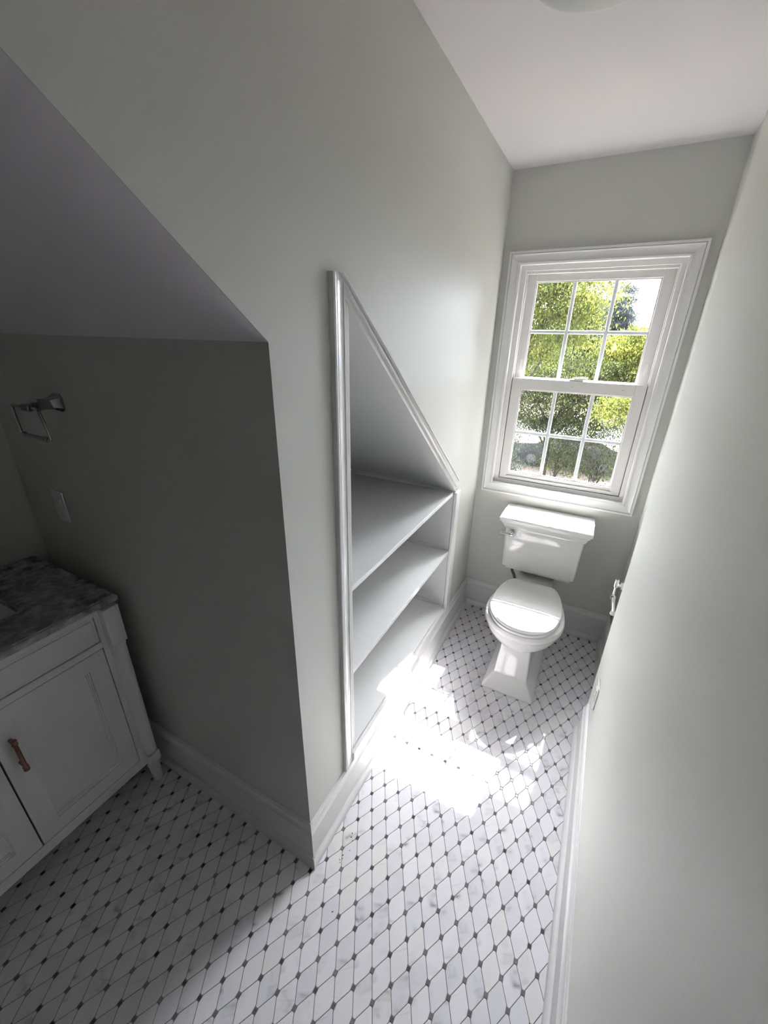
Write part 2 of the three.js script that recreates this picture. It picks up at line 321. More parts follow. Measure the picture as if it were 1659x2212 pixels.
  part('lock_base', box(0.425, 0.495, 1.556, 1.565, -D - 0.062, -D - 0.038, 0.003), M.plastic, lock);
  part('lock_lever', box(0.445, 0.515, 1.565, 1.574, -D - 0.052, -D - 0.036, 0.003), M.plastic, lock);
}

// ---------------------------------------------------------------- built-in shelf in the cheek wall
{
  const t = thing('built_in_shelf', 'white built-in shelf niche with sloped top set into the left wall', 'shelf', [0, 0, -0.83]);
  const Z = 0.83, dp = -0.66, xf = -0.006, z0 = NZ0 + 0.028, z1 = NZ1 - 0.004;
  const P = (n, g, m = M.shelf, l) => { g.translate(0, 0, Z); return part(n, g, m, t, l); };
  P('side_panel', box(dp, -0.001, NB + 0.02, nicheTop(z1) + 0.01, z1, z1 + 0.02));
  P('side_panel', box(dp, xf, NB + 0.02, nicheTop(z0) + 0.012, z0 - 0.02, z0));
  P('back_panel', slabX([[z0 - 0.02, NB], [z1 + 0.02, NB], [z1 + 0.02, nicheTop(z1) + 0.04], [z0 - 0.02, nicheTop(z0) + 0.02]], [], dp - 0.02, dp));
  P('sloped_panel', slabX([[z0 - 0.02, nicheTop(z0 - 0.02) - 0.012], [z1 + 0.02, nicheTop(z1 + 0.02) - 0.012], [z1 + 0.02, nicheTop(z1 + 0.02) + 0.02], [z0 - 0.02, nicheTop(z0 - 0.02) + 0.02]], [], dp, -0.004));
  P('shelf_board', box(dp, xf, 0.974, 0.994, z0, z1, 0.002));
  P('shelf_board', box(dp, xf, 0.612, 0.632, z0, z1, 0.002));
  P('bottom_board', box(dp, -0.002, NB + 0.006, NB + 0.040, z0, z1, 0.002));
  for (const y of [0.994, 0.632, NB + 0.04]) P('shelf_bead', box(dp, xf - 0.03, y, y + 0.016, z0, z0 + 0.008, 0.002));
  // jamb lining along the slope, casings
  P('sloped_jamb', slabX([[z0 - 0.02, nicheTop(z0 - 0.02) - 0.027], [z1 + 0.02, nicheTop(z1 + 0.02) - 0.027], [z1 + 0.02, nicheTop(z1 + 0.02) - 0.001], [z0 - 0.02, nicheTop(z0 - 0.02) - 0.001]], [], -0.075, 0.001), M.trim);
  { // tall casing beside the opening, mitred to the sloping one
    const N = V3(1, 0, 0), zi = -0.268, w1 = 0.056, w2 = 0.042, t1 = 0.014;
    const oTop = 1.892; // level cut at the very tip
    const innerTop = nicheTop(zi) - 0.005, sl = 0.79;
    const prof = CASE(w1, t1);
    const secs = [prof.map(([a, b]) => V3(b, 0.195, zi + a)), prof.map(([a, b]) => V3(b, Math.min(oTop, innerTop + a * 1.28), zi + a))];
    P('side_casing', sweep(secs, prof, false), M.trim);
    const p2 = CASE(w2, t1 * 1.2), dir = V3(0, sl, 1).normalize(), nrm = V3(0, dir.z, -dir.y); // nrm points up and away from the opening
    const zTop = zi, zLow = -1.338;
    const low = V3(0, nicheTop(zLow) - 0.004, zLow), top = V3(0, innerTop, zTop);
    const s2 = [p2.map(([a, b]) => { const q = low.clone().addScaledVector(nrm, a).addScaledVector(dir, a * 0.35); q.x = b; return q; }),
      p2.map(([a, b]) => { const q = top.clone().addScaledVector(nrm, a); const f = a / w2; q.addScaledVector(dir, f * 0.056); q.y = Math.min(q.y, oTop + 0.002); q.x = b; return q; })];
    P('sloped_casing', sweep(s2, p2, false), M.trim);
  }
  P('side_casing', box(-0.004, 0.016, 0.198, nicheTop(-1.372) - 0.012, -1.402, -1.338, 0.005), M.trim);
  P('bottom_rail', box(-0.004, 0.013, 0.194, NB + 0.028, -1.338, -0.268, 0.004), M.trim);
}

// ---------------------------------------------------------------- toilet
{
  const XC = 0.4645, t = thing('toilet', 'white two-piece toilet with square pedestal and stepped tank below the window', 'toilet', [XC, 0, -D]);
  const rect = (hw, z0, z1, y, r = 0.014, n = 5) => { // rounded rectangle loop
    const out = [], c = [[hw - r, z1 - r, 0], [-hw + r, z1 - r, 1], [-hw + r, z0 + r, 2], [hw - r, z0 + r, 3]];
    for (const [x, z, q] of c) for (let i = 0; i <= n; i++) { const a = (q + i / n) * Math.PI / 2; out.push(V3(x + r * Math.cos(a), y, z + r * Math.sin(a))); } return out;
  };
  const egg = (hw, wb, zb, zm, zf, y) => { // round front, sides drawn in to the hinge line, straight-sided deck behind it
    const out = [], zh = Math.max(zb, 0.246);
    for (let i = 0; i <= 24; i++) { const a = i / 24 * Math.PI; out.push(V3(hw * Math.sign(Math.cos(a)) * Math.pow(Math.abs(Math.cos(a)), 0.94), y, zm + (zf - zm) * Math.pow(Math.sin(a), 0.94))); }
    const side = []; for (let i = 1; i <= 10; i++) { const a = i / 10 * Math.PI / 2; side.push([wb + (hw - wb) * Math.pow(Math.cos(a), 1.35), zm - (zm - zh) * Math.sin(a)]); }
    side.push([wb - 0.001, (zh + zb) / 2 - 0.001], [wb - 0.002, zb - 0.002]);
    for (const [x, z] of side) out.push(V3(-x, y, z));
    for (const [x, z] of side.reverse()) out.push(V3(x, y, z));
    return out;
  };
  // tank
  part('tank', loft([rect(0.180, 0.034, 0.186, 0.462), rect(0.187, 0.030, 0.192, 0.464), rect(0.189, 0.028, 0.200, 0.486), rect(0.206, 0.018, 0.216, 0.490, 0.02), rect(0.2075, 0.017, 0.218, 0.494, 0.022), rect(0.2145, 0.015, 0.2225, 0.750, 0.022)], { deg: 40 }), M.porcelain, t);
  part('tank_lid', loft([rect(0.216, 0.012, 0.229, 0.745), rect(0.2205, 0.012, 0.232, 0.747, 0.012), rect(0.2215, 0.012, 0.233, 0.757, 0.01), rect(0.225, 0.012, 0.236, 0.759, 0.01), rect(0.2265, 0.012, 0.238, 0.767, 0.01), rect(0.231, 0.012, 0.243, 0.775, 0.01), rect(0.2365, 0.012, 0.248, 0.780, 0.01), rect(0.239, 0.012, 0.251, 0.788, 0.01), rect(0.2395, 0.012, 0.2515, 0.792, 0.01), rect(0.2455, 0.011, 0.2575, 0.794, 0.008), rect(0.2465, 0.011, 0.2585, 0.797, 0.008), rect(0.2465, 0.011, 0.2585, 0.813, 0.008), rect(0.2435, 0.014, 0.2555, 0.8175, 0.008)], { deg: 28 }), M.porcelain, t);
  const lev = sub('flush_lever', t);
  { const e = new THREE.CylinderGeometry(0.0185, 0.021, 0.010, 30); e.rotateX(Math.PI / 2); e.scale(1, 1.15, 1); e.translate(-0.166, 0.716, 0.2295); part('escutcheon', planarUV(e), M.chrome, lev); }
  part('lever_arm', merge([rod([-0.166, 0.719, 0.232], [-0.168, 0.719, 0.262], 0.0095, 0.0085), lathe([[0.001, 0], [0.0085, 0.001], [0.0085, 0.006], [0.006, 0.008], [0.001, 0.0085]].map(([r, h]) => [r, h]), -0.168, 0.726, 0.256, 16),
    loft([0, 0.25, 0.5, 0.75, 1].map((u) => { const o = [], r = 0.0105 - 0.003 * Math.sin(u * Math.PI) - 0.001 * u; for (let i = 0; i < 14; i++) { const a = i / 14 * 2 * Math.PI; o.push(V3(-0.160 - 0.070 * u, 0.719 + 0.004 * u + r * Math.sin(a), 0.2575 + 0.006 * u + r * 0.75 * Math.cos(a))); } return o; }), { deg: 60 })]), M.chrome, lev);
  // bowl: rim, bowl underside and square flared pedestal in one piece
  const B = [
    egg(0.150, 0.090, 0.09, 0.50, 0.690, 0.398), egg(0.190, 0.099, 0.055, 0.50, 0.718, 0.402), egg(0.2005, 0.103, 0.05, 0.50, 0.724, 0.398), egg(0.2055, 0.105, 0.048, 0.50, 0.727, 0.385), egg(0.2055, 0.105, 0.048, 0.50, 0.727, 0.372), egg(0.202, 0.105, 0.05, 0.50, 0.724, 0.362), egg(0.193, 0.104, 0.052, 0.50, 0.716, 0.354), egg(0.190, 0.103, 0.054, 0.50, 0.713, 0.348),
    egg(0.190, 0.103, 0.056, 0.50, 0.713, 0.338), egg(0.183, 0.101, 0.06, 0.50, 0.706, 0.316), egg(0.169, 0.098, 0.066, 0.495, 0.694, 0.292), egg(0.148, 0.094, 0.075, 0.485, 0.675, 0.268), egg(0.118, 0.085, 0.085, 0.47, 0.650, 0.246), egg(0.082, 0.076, 0.095, 0.45, 0.622, 0.230)];
  const ped = [rect(0.074, 0.13, 0.630, 0.30, 0.010), rect(0.0775, 0.13, 0.640, 0.240, 0.010), rect(0.0865, 0.126, 0.673, 0.096, 0.010), rect(0.0885, 0.125, 0.6765, 0.086, 0.010), rect(0.0925, 0.122, 0.682, 0.079, 0.010), rect(0.123, 0.115, 0.714, 0.032, 0.010), rect(0.1315, 0.112, 0.7225, 0.015, 0.009), rect(0.1335, 0.11, 0.7255, 0.009, 0.009), rect(0.1335, 0.11, 0.7255, 0.0005, 0.009)];
  part('bowl', merge([loft(B, { deg: 38 }), loft([rect(0.100, 0.045, 0.262, 0.392, 0.02), rect(0.103, 0.043, 0.266, 0.398, 0.02), rect(0.103, 0.043, 0.266, 0.419, 0.02), rect(0.099, 0.047, 0.262, 0.423, 0.02)], { deg: 40 }), loft(ped, { deg: 17 })]), M.porcelain, t);
  const seat = part('seat', loft([egg(0.176, 0.105, 0.262, 0.50, 0.722, 0.4045), egg(0.181, 0.109, 0.257, 0.50, 0.7275, 0.406), egg(0.1835, 0.111, 0.255, 0.50, 0.730, 0.411), egg(0.1825, 0.111, 0.255, 0.50, 0.729, 0.419), egg(0.178, 0.108, 0.258, 0.50, 0.724, 0.4225)]), M.seat, t);
  for (const x of [-0.075, 0.075]) part('bumper', box(x - 0.015, x + 0.015, 0.4, 0.406, 0.60, 0.62), M.seat, seat);
  part('seat_lid', loft([egg(0.174, 0.105, 0.262, 0.50, 0.720, 0.4235), egg(0.180, 0.110, 0.256, 0.50, 0.7265, 0.4255), egg(0.1825, 0.112, 0.254, 0.50, 0.7295, 0.431), egg(0.182, 0.112, 0.254, 0.50, 0.729, 0.437), egg(0.178, 0.110, 0.256, 0.50, 0.725, 0.441), egg(0.162, 0.104, 0.262, 0.50, 0.709, 0.4435), egg(0.1605, 0.1035, 0.263, 0.50, 0.7075, 0.4427), egg(0.1585, 0.103, 0.264, 0.50, 0.7055, 0.4427), egg(0.157, 0.1025, 0.2645, 0.50, 0.704, 0.4438), egg(0.12, 0.085, 0.30, 0.50, 0.655, 0.4452), egg(0.06, 0.05, 0.40, 0.50, 0.58, 0.446)], { deg: 30 }), M.seat, t);
  for (const x of [-0.07, 0.07]) part('hinge', box(x - 0.022, x + 0.022, 0.402, 0.428, 0.232, 0.258, 0.006), M.seat, t);
  part('supply_hose', tube([[-0.150, 0.47, 0.10], [-0.152, 0.44, 0.112], [-0.146, 0.415, 0.13], [-0.128, 0.385, 0.13], [-0.12, 0.30, 0.09], [-0.15, 0.2, 0.05], [-0.155, 0.16, 0.022]], 0.0085, 40), M.rubber, t);
}

// ---------------------------------------------------------------- vanity
const CX = -0.765;                                              // face of the vanity
const CT = 0.925;                                               // top of its counter
const VZ0 = 0.052, VZ1 = 0.880;
{
  const t = thing('vanity_cabinet', 'white vanity cabinet with turned corner legs, framed doors and bronze pulls', 'cabinet', [-1.03, 0, 0.466]);
  const P = (n, g, m = M.cabinet, parent = t, l) => { g.translate(1.03, 0, -0.466); return part(n, g, m, parent, l); };
  const top = 0.895;
  P('side_panel', box(XB + 0.01, CX - 0.022, 0.112, top, 0.072, 0.088)); P('side_panel', box(XB + 0.01, CX - 0.022, 0.112, top, VZ1 - 0.036, VZ1 - 0.02));
  P('back_panel', box(XB + 0.006, XB + 0.014, 0.112, top, 0.088, VZ1 - 0.036)); P('floor_panel', box(XB + 0.014, CX - 0.022, 0.112, 0.128, 0.088, VZ1 - 0.036));
  P('lining', box(CX - 0.03, CX - 0.024, 0.128, top, 0.088, VZ1 - 0.036), M.dark);
  // face frame
  const zL = 0.124, zR = 0.808, f = (z0, z1, y0, y1) => box(CX - 0.022, CX, y0, y1, z0, z1, 0.0012);
  P('face_frame', merge([f(0.098, zL, 0.110, top), f(zR, VZ1 - 0.046, 0.110, top), f(zL, zR, 0.872, top), f(zL, zR, 0.742, 0.768), f(zL, zR, 0.110, 0.154)]));
  // false drawer front with a beaded edge
  P('drawer_front', merge([box(CX - 0.02, CX - 0.004, 0.770, 0.870, zL + 0.002, zR - 0.002, 0.002), box(CX - 0.02, CX - 0.0005, 0.779, 0.861, zL + 0.011, zR - 0.011, 0.003)]));
  const door = (z0, z1, hz) => {
    const d = sub('door', t), y0 = 0.1565, y1 = 0.7395, s = 0.058;
    const pts = (m) => [[z0 + m, y0 + m], [z1 - m, y0 + m], [z1 - m, y1 - m], [z0 + m, y1 - m]];
    P('door_frame', slabX(pts(0), [pts(s)], CX - 0.02, CX - 0.001), M.cabinet, d);
    const ring = []; for (const [m, x] of [[s - 0.001, CX - 0.004], [s + 0.006, CX - 0.010]]) ring.push([m, x]);
    P('panel', box(CX - 0.019, CX - 0.0145, y0 + s - 0.004, y1 - s + 0.004, z0 + s - 0.004, z1 - s + 0.004), M.cabinet, d);
    const c = [V3(0, y0 + s, z0 + s), V3(0, y0 + s, z1 - s), V3(0, y1 - s, z1 - s), V3(0, y1 - s, z0 + s)].map((q) => q.setX(CX - 0.0145));
    P('panel_bead', trim(c, V3(1, 0, 0), [[0, 0], [0, 0.0085], [-0.004, 0.0075], [-0.0055, 0.0035], [-0.0085, 0.003], [-0.0095, 0]], true), M.cabinet, d);
    // turned bar pull
    const hx = CX + 0.030, ya = 0.512, yb = 0.640, L = [[0.001, 0], [0.0075, 0.001], [0.0085, 0.004], [0.0075, 0.008], [0.0055, 0.0095], [0.008, 0.012], [0.0085, 0.016], [0.0065, 0.021], [0.0058, 0.026], [0.0058, 0.104], [0.0065, 0.108], [0.0085, 0.113], [0.008, 0.117], [0.0055, 0.1195], [0.0075, 0.121], [0.0085, 0.125], [0.0075, 0.128], [0.001, 0.129]];
    P('handle', merge([lathe(L, hx, ya, hz, 18), rod([CX - 0.001, ya + 0.016, hz], [hx, ya + 0.016, hz], 0.006, 0.005), rod([CX - 0.001, yb - 0.016, hz], [hx, yb - 0.016, hz], 0.006, 0.005)]), M.bronze, d, 'dark bronze bar pull');
  };
  door(zL + 0.003, 0.4625, 0.426); door(0.4675, zR - 0.003, 0.506);
  // four turned legs
  for (const [x, z] of [[-0.762, 0.081], [-0.762, VZ1 - 0.029], [XB + 0.035, 0.081], [XB + 0.035, VZ1 - 0.029]]) {
    const b = 0.0265;
    P('leg', merge([box(x - b, x + b, 0.742, top, z - b, z + b, 0.003),
      lathe([[0.001, 0.164], [0.020, 0.164], [0.0245, 0.172], [0.0245, 0.2], [0.0255, 0.45], [0.0255, 0.715], [0.0245, 0.722], [0.0265, 0.726], [0.0265, 0.734], [0.024, 0.738], [0.022, 0.745], [0.001, 0.745]], x, 0, z),
      box(x - 0.025, x + 0.025, 0.112, 0.160, z - 0.025, z + 0.025, 0.006),
      lathe([[0.001, 0.0008], [0.0165, 0.0008], [0.0185, 0.003], [0.0225, 0.085], [0.0245, 0.090], [0.0245, 0.098], [0.0215, 0.103], [0.0215, 0.114], [0.001, 0.114]], x, 0, z)]));
  }
  const ct = thing('countertop', 'grey mottled marble vanity top with moulded edge and sink cutout', 'countertop', [-1.02, CT, 0.466]);
  const cz0 = 0.042, cz1 = 0.892, cx0 = XB + 0.002, cx1 = -0.752;
  const rr2 = 0.03, sx0 = -1.19, sx1 = -0.918, sz0 = 0.245, sz1 = 0.690;
  const holeP = []; for (const [x, z, q] of [[sx1 - rr2, sz1 - rr2, 0], [sx0 + rr2, sz1 - rr2, 1], [sx0 + rr2, sz0 + rr2, 2], [sx1 - rr2, sz0 + rr2, 3]]) for (let i = 0; i <= 5; i++) { const a = (q + i / 5) * Math.PI / 2; holeP.push([x + rr2 * Math.cos(a), z + rr2 * Math.sin(a)]); }
  const rect = (e) => [[cx0, cz0 + e], [cx1 - e, cz0 + e], [cx1 - e, cz1 - e], [cx0, cz1 - e]];
  const top1 = slabY(rect(0.010), [holeP], CT - 0.030, CT), edge = trim([V3(cx0, 0, cz0 + 0.010), V3(cx1 - 0.010, 0, cz0 + 0.010), V3(cx1 - 0.010, 0, cz1 - 0.010), V3(cx0, 0, cz1 - 0.010)], UP, [[0, 0.0], [-0.003, -0.0005], [-0.005, -0.003], [-0.005, -0.005], [-0.008, -0.0055], [-0.010, -0.009], [-0.010, -0.022], [-0.008, -0.028], [-0.004, -0.030], [0, -0.030]].map(([a, b]) => [-a, b + CT]));
  for (const g of [top1, edge]) g.translate(1.02, -CT, -0.466);
  part('slab', top1, M.counter, ct); part('moulded_edge', edge, M.counter, ct);
  const sk = thing('sink_basin', 'white rectangular undermount sink basin below the marble vanity top', 'sink', [-1.054, CT - 0.032, 0.4675]);
  const ring = (e, y) => { const o = []; const r = 0.04; for (const [x, z, q] of [[0.136 - e - r, 0.2225 - e - r, 0], [-0.136 + e + r, 0.2225 - e - r, 1], [-0.136 + e + r, -0.2225 + e + r, 2], [0.136 - e - r, -0.2225 + e + r, 3]]) for (let i = 0; i <= 5; i++) { const a = (q + i / 5) * Math.PI / 2; o.push(V3(x + r * Math.cos(a), y, z + r * Math.sin(a))); } return o; };
  part('bowl', loft([ring(0.02, -0.15), ring(0.0, -0.13), ring(-0.012, -0.015), ring(-0.02, -0.012), ring(-0.02, -0.001), ring(0.002, -0.001), ring(0.004, -0.02), ring(0.016, -0.115), ring(0.034, -0.135)], { deg: 45 }), M.porcelain, sk);
  part('drain', lathe([[0.001, -0.1345], [0.02, -0.1345], [0.022, -0.132], [0.001, -0.131]], 0, 0, 0), M.chrome, sk);
}

// ---------------------------------------------------------------- small fixtures
{ // towel ring on the alcove wall
  const x = -0.853, y = 1.557, t = thing('towel_ring', 'dark chrome square towel ring on flared post on dark alcove wall above vanity', 'towel ring', [x, y, 0]);
  const sq = (h, z) => { const c = h * 0.35, o = []; for (const [a, b] of [[h, h - c], [h - c, h], [-h + c, h], [-h, h - c], [-h, -h + c], [-h + c, -h], [h - c, -h], [h, -h + c]]) o.push(V3(a, b, z)); return o; };
  part('post', loft([sq(0.026, 0.0005), sq(0.026, 0.005), sq(0.0225, 0.010), sq(0.018, 0.022), sq(0.0155, 0.036), sq(0.015, 0.05), sq(0.017, 0.058), sq(0.017, 0.062)], { deg: 20 }), M.darkchrome, t);
  part('hub', merge([rod([0, -0.002, 0.06], [0, -0.004, 0.084], 0.0085), box(-0.03, 0.012, -0.016, 0.004, 0.072, 0.090, 0.005)]), M.darkchrome, t);
  const z = 0.081, L = -0.098, R = 0.052, T = -0.006, Bm = -0.092;
  part('ring', tube([[R, T - 0.006, z], [R - 0.006, T, z], [(L + R) / 2, T, z], [L + 0.006, T, z], [L, T - 0.006, z], [L + 0.001, (T + Bm) / 2, z], [L + 0.006, Bm + 0.006, z], [L + 0.012, Bm, z], [(L + R) / 2, Bm, z], [R + 0.014, Bm, z], [R + 0.02, Bm + 0.006, z], [R + 0.012, (T + Bm) / 2, z], [R, T - 0.006, z]], 0.0042, 120, 10), M.darkchrome, t);
  part('sleeve', merge([rod([L + 0.022, Bm, z], [R - 0.004, Bm, z], 0.0068), ...[L + 0.022, R - 0.004].map((q) => { const s = new THREE.SphereGeometry(0.0088, 14, 10); s.translate(q, Bm, z); return planarUV(s); })]), M.darkchrome, t);
}
function plate(name, label, category, pos, turn) {
  const t = thing(name, label, category, pos); t.rotation.y = turn;
  part('cover_plate', box(-0.036, 0.036, -0.0585, 0.0585, 0.0004, 0.0055, 0.0035), M.plastic, t);
  return t;
}
{
  const t = plate('light_switch', 'white rocker switch plate on the dark alcove wall above the vanity top', 'switch', [-1.046, 1.175, 0], 0);
  part('rocker', (() => { const g = new RoundedBoxGeometry(0.033, 0.066, 0.008, 2, 0.002); g.rotateX(0.05); g.translate(0, 0, 0.0065); return planarUV(g); })(), M.plastic, t);
  for (const y of [-0.05, 0.05]) part('screw', rod([0, y, 0.005], [0, y, 0.0063], 0.003), M.plastic, t);
  const o = plate('wall_outlet', 'white duplex outlet plate low on the right wall near its corner', 'outlet', [WN, 0.375, -0.906], -Math.PI / 2);
  part('receptacle', box(-0.0165, 0.0165, -0.033, 0.033, 0.004, 0.0085, 0.002), M.plastic, o);
  for (const y of [-0.019, 0.019]) for (const x of [-0.006, 0.006]) part('slot', box(x - 0.001, x + 0.001, y - 0.004, y + 0.004, 0.0082, 0.009), M.dark, o, 'dark slot');
}
{ // toilet paper holder on the recessed right wall
  const t = thing('toilet_paper_holder', 'chrome pivoting toilet paper holder without a roll on the right wall', 'paper holder', [W, 0.692, -1.312]);
  const yz = (h, x) => { const c = h * 0.35; return [[h, h - c], [h - c, h], [-h + c, h], [-h, h - c], [-h, -h + c], [-h + c, -h], [h - c, -h], [h, -h + c]].map(([a, b]) => V3(x, a, b)); };
  part('post', loft([yz(0.026, -0.0005), yz(0.026, -0.005), yz(0.019, -0.016), yz(0.0145, -0.032), yz(0.013, -0.05), yz(0.0145, -0.058), yz(0.0145, -0.062)], { deg: 20 }), M.chrome, t);
  part('hub', merge([rod([-0.06, 0, 0], [-0.082, 0, 0], 0.009), box(-0.089, -0.071, -0.012, 0.03, -0.009, 0.009, 0.005)]), M.chrome, t);
  part('arm', tube([[-0.080, 0, 0], [-0.080, -0.03, 0], [-0.080, -0.052, 0.002], [-0.080, -0.06, 0.012], [-0.080, -0.06, 0.04]], 0.0046, 30), M.chrome, t);
  part('roller_bar', merge([rod([-0.080, -0.06, 0.018], [-0.080, -0.06, 0.148], 0.0085), rod([-0.080, -0.06, 0.014], [-0.080, -0.06, 0.022], 0.0125), rod([-0.080, -0.06, 0.144], [-0.080, -0.06, 0.156], 0.0135)]), M.chrome, t);
}
{ // ceiling lamp, off
  const t = thing('ceiling_light', 'unlit frosted glass dome ceiling light above the toilet passage', 'ceiling light', [0.437, H, -0.567]);
  part('rim', lathe([[0.001, -0.0005], [0.155, -0.0005], [0.162, -0.006], [0.162, -0.026], [0.156, -0.03], [0.15, -0.03], [0.15, -0.02], [0.001, -0.02]], 0, 0, 0, 48), M.nickel, t);
  const prof = [[0.154, -0.028], [0.158, -0.04]]; for (let i = 0; i <= 10; i++) { const a = i / 10 * Math.PI / 2; prof.push([0.158 * Math.cos(a) + 0.0005, -0.045 - 0.05 * Math.sin(a)]); }
  part('diffuser', lathe(prof, 0, 0, 0, 48), M.dome, t);
}
{ // crumbs of leaf litter on the tiles beside the wall corner
  const bits = []; for (const [x, z] of [[0.095, -0.118], [0.101, -0.108], [0.087, -0.128], [0.108, -0.12], [0.098, -0.055], [0.101, -0.046], [0.094, -0.035], [0.097, -0.028], [0.112, -0.075], [0.155, 0.10], [0.36, -0.73], [0.20, -0.58], [0.33, -0.50]]) {
    const g = new THREE.IcosahedronGeometry(rr(0.0018, 0.0032), 0); g.scale(1.3, 0.35, 0.8); g.rotateY(rr(0, 3)); g.translate(x + rr(-0.003, 0.003), 0.0012, z + rr(-0.003, 0.003)); bits.push(planarUV(g)); }
  const m = shade(new THREE.Mesh(merge(bits), std({ name: 'dry leaf crumbs', color: lin(0.22, 0.14, 0.06), roughness: 0.9 })));
  m.name = numbered('leaf_crumbs'); m.userData = { label: 'few brown crumbs of dry leaf scattered on the marble floor', category: 'debris', kind: 'stuff' }; scene.add(m);
}

// ---------------------------------------------------------------- floor tiles
{
  const ox = 0.1454, oz = -0.1833, tw = 0.0635, th = 0.1127;
  const inRoom = (x, z) => (x > -0.02 && x < W + 0.02 && z > -D && z < ZR && !(z > ZE && x > WN + 0.02)) || (x > XB && x <= 0 && z > -0.03 && z < ZR);
  const gw = 0.00095;   // half a joint
  const tan = tw / th, cut = 0.0074, cutO = 0.0062;
  // outline of one tile: a rhombus with its four corners taken off
  const ef = gw * Math.hypot(1, tan) ; // shift of the edges inward measured along x
  const hx = tw / 2 - ef, zAt = (x) => (hx - x) / tan;                      // edge line in the first quadrant
  const outline = [[tw / 2 - cutO, 0], [0, th / 2 - cut]];
  const q = [[tw / 2 - cutO, zAt(tw / 2 - cutO)], [hx - (th / 2 - cut) * tan, th / 2 - cut]];
  const loop = [[q[0][0], q[0][1]], [q[1][0], q[1][1]], [-q[1][0], q[1][1]], [-q[0][0], q[0][1]], [-q[0][0], -q[0][1]], [-q[1][0], -q[1][1]], [q[1][0], -q[1][1]], [q[0][0], -q[0][1]]];
  function chip(loop, bevel, tint, uo, vo, rot) {
    const n = loop.length, pos = [], uv = [], idx = [], k = 1 - bevel / 0.025, c = Math.cos(rot), s = Math.sin(rot);
    const put = (x, y, z) => { pos.push(x, y, z); uv.push(uo + x * c - z * s, vo + x * s + z * c); };
    for (const [x, z] of loop) put(x, -0.0016, z);
    for (const [x, z] of loop) put(x, -bevel * 0.7, z);
    for (const [x, z] of loop) put(x * k, 0, z * k);
    for (let r = 0; r < 2; r++) for (let i = 0; i < n; i++) { const j = (i + 1) % n, a = r * n + i, b = r * n + j; idx.push(a, a + n, b, b, a + n, b + n); }
    for (let i = 1; i < n - 1; i++) idx.push(2 * n, 2 * n + i + 1, 2 * n + i);
    const g = new THREE.BufferGeometry(); g.setAttribute('position', new THREE.Float32BufferAttribute(pos, 3)); g.setAttribute('uv', new THREE.Float32BufferAttribute(uv, 2));
    const col = new Float32Array(pos.length); for (let i = 0; i < pos.length; i += 3) col.set(tint, i); g.setAttribute('color', new THREE.BufferAttribute(col, 3)); g.setIndex(idx);
    const f = g.toNonIndexed(); f.computeVertexNormals(); return f;
  }
  const tints = [[0.94, 0.92, 0.965], [0.91, 0.892, 0.94], [0.88, 0.866, 0.915], [0.94, 0.915, 0.945], [0.96, 0.94, 0.985], [0.86, 0.845, 0.895], [0.92, 0.90, 0.905], [0.94, 0.92, 0.97]];
  const tiles = []; for (let i = 0; i < 64; i++) tiles.push(chip(loop, 0.0005, tints[i % tints.length], rr(0, 3), rr(0, 3), rr(-0.25, 0.25) + (rnd() < 0.5 ? 0 : Math.PI)));
  const r = 0.0044, sq = [[r, r], [-r, r], [-r, -r], [r, -r]].map(([x, z]) => [x, z * 1.08]);
  const dotTints = [[0.13, 0.127, 0.142], [0.21, 0.206, 0.222], [0.27, 0.265, 0.28], [0.17, 0.166, 0.18], [0.24, 0.235, 0.25], [0.09, 0.088, 0.098], [0.29, 0.285, 0.3]];
  const dots = []; for (let i = 0; i < 14; i++) dots.push(chip(sq, 0.0006, dotTints[i % 7], rr(0, 1), rr(0, 1), 0));
  scene.updateMatrixWorld(true); camera.updateMatrixWorld(true); camera.updateProjectionMatrix();
  const size = (x, z, a, b) => { // how large it shows: its two half-diagonals in the picture, 0 when out of view or behind the wall corner
    const P = (x, z) => V3(x, 0, z).project(camera); const c = P(x, z); const v = V3(x, 0, z).applyMatrix4(camera.matrixWorldInverse);
    if (v.z > -0.05 || Math.abs(c.x) > 1.03 || Math.abs(c.y) > 1.03) return 0;
    if (x < 0 && z < 0.03) return 0;
    if (x < -0.80 && z > 0.07) return 0; // under the vanity
    if (x > 0.33 && x < 0.6 && z < -1.09) return 0; // under the toilet
    const dx = P(x + a, z).sub(c), dz = P(x, z + b).sub(c); return Math.abs(dx.x * dz.y - dx.y * dz.x);
  };
  const all = [], alld = [];
  for (let i = -60; i < 60; i++) for (let j = -60; j < 60; j++) {
    const nx = ox + (i + j) * tw / 2, nz = oz + (i - j) * th / 2, cx = nx + tw / 2;
    if (inRoom(cx, nz)) all.push([cx, nz, size(cx, nz, tw / 2, th / 2)]);
    if (inRoom(nx, nz)) alld.push([nx, nz, size(nx, nz, r, r)]);
  }
  const lay = (list, pool, mat, one, many, lift) => {
    list.sort((a, b) => b[2] - a[2]); const rest = [];
    list.forEach(([x, z, s], n) => {
      const g = pool[Math.floor(rnd() * pool.length)], tx = rr(-0.0016, 0.0016), tz = rr(-0.0016, 0.0016), y = lift + rr(-0.00008, 0.00008);
      if (n < 300 && s > 0) { const m = part0(one, g, mat, floor, n); m.position.set(x, y, z); m.rotation.set(tx, 0, tz); }
      else rest.push(g.clone().applyMatrix4(new THREE.Matrix4().makeRotationFromEuler(new THREE.Euler(tx, 0, tz)).setPosition(x, y, z)));
    });
    const m = part(many, mergeGeometries(rest), mat, floor); m.userData.kind = 'stuff';
  };
  function part0(name, g, mat, parent, n) { const m = shade(new THREE.Mesh(g, mat)); m.name = n ? name + '_' + String(n).padStart(3, '0') : name; parent.add(m); return m; }
  lay(all, tiles, M.marble, 'tile', 'tile_field', -0.0001);
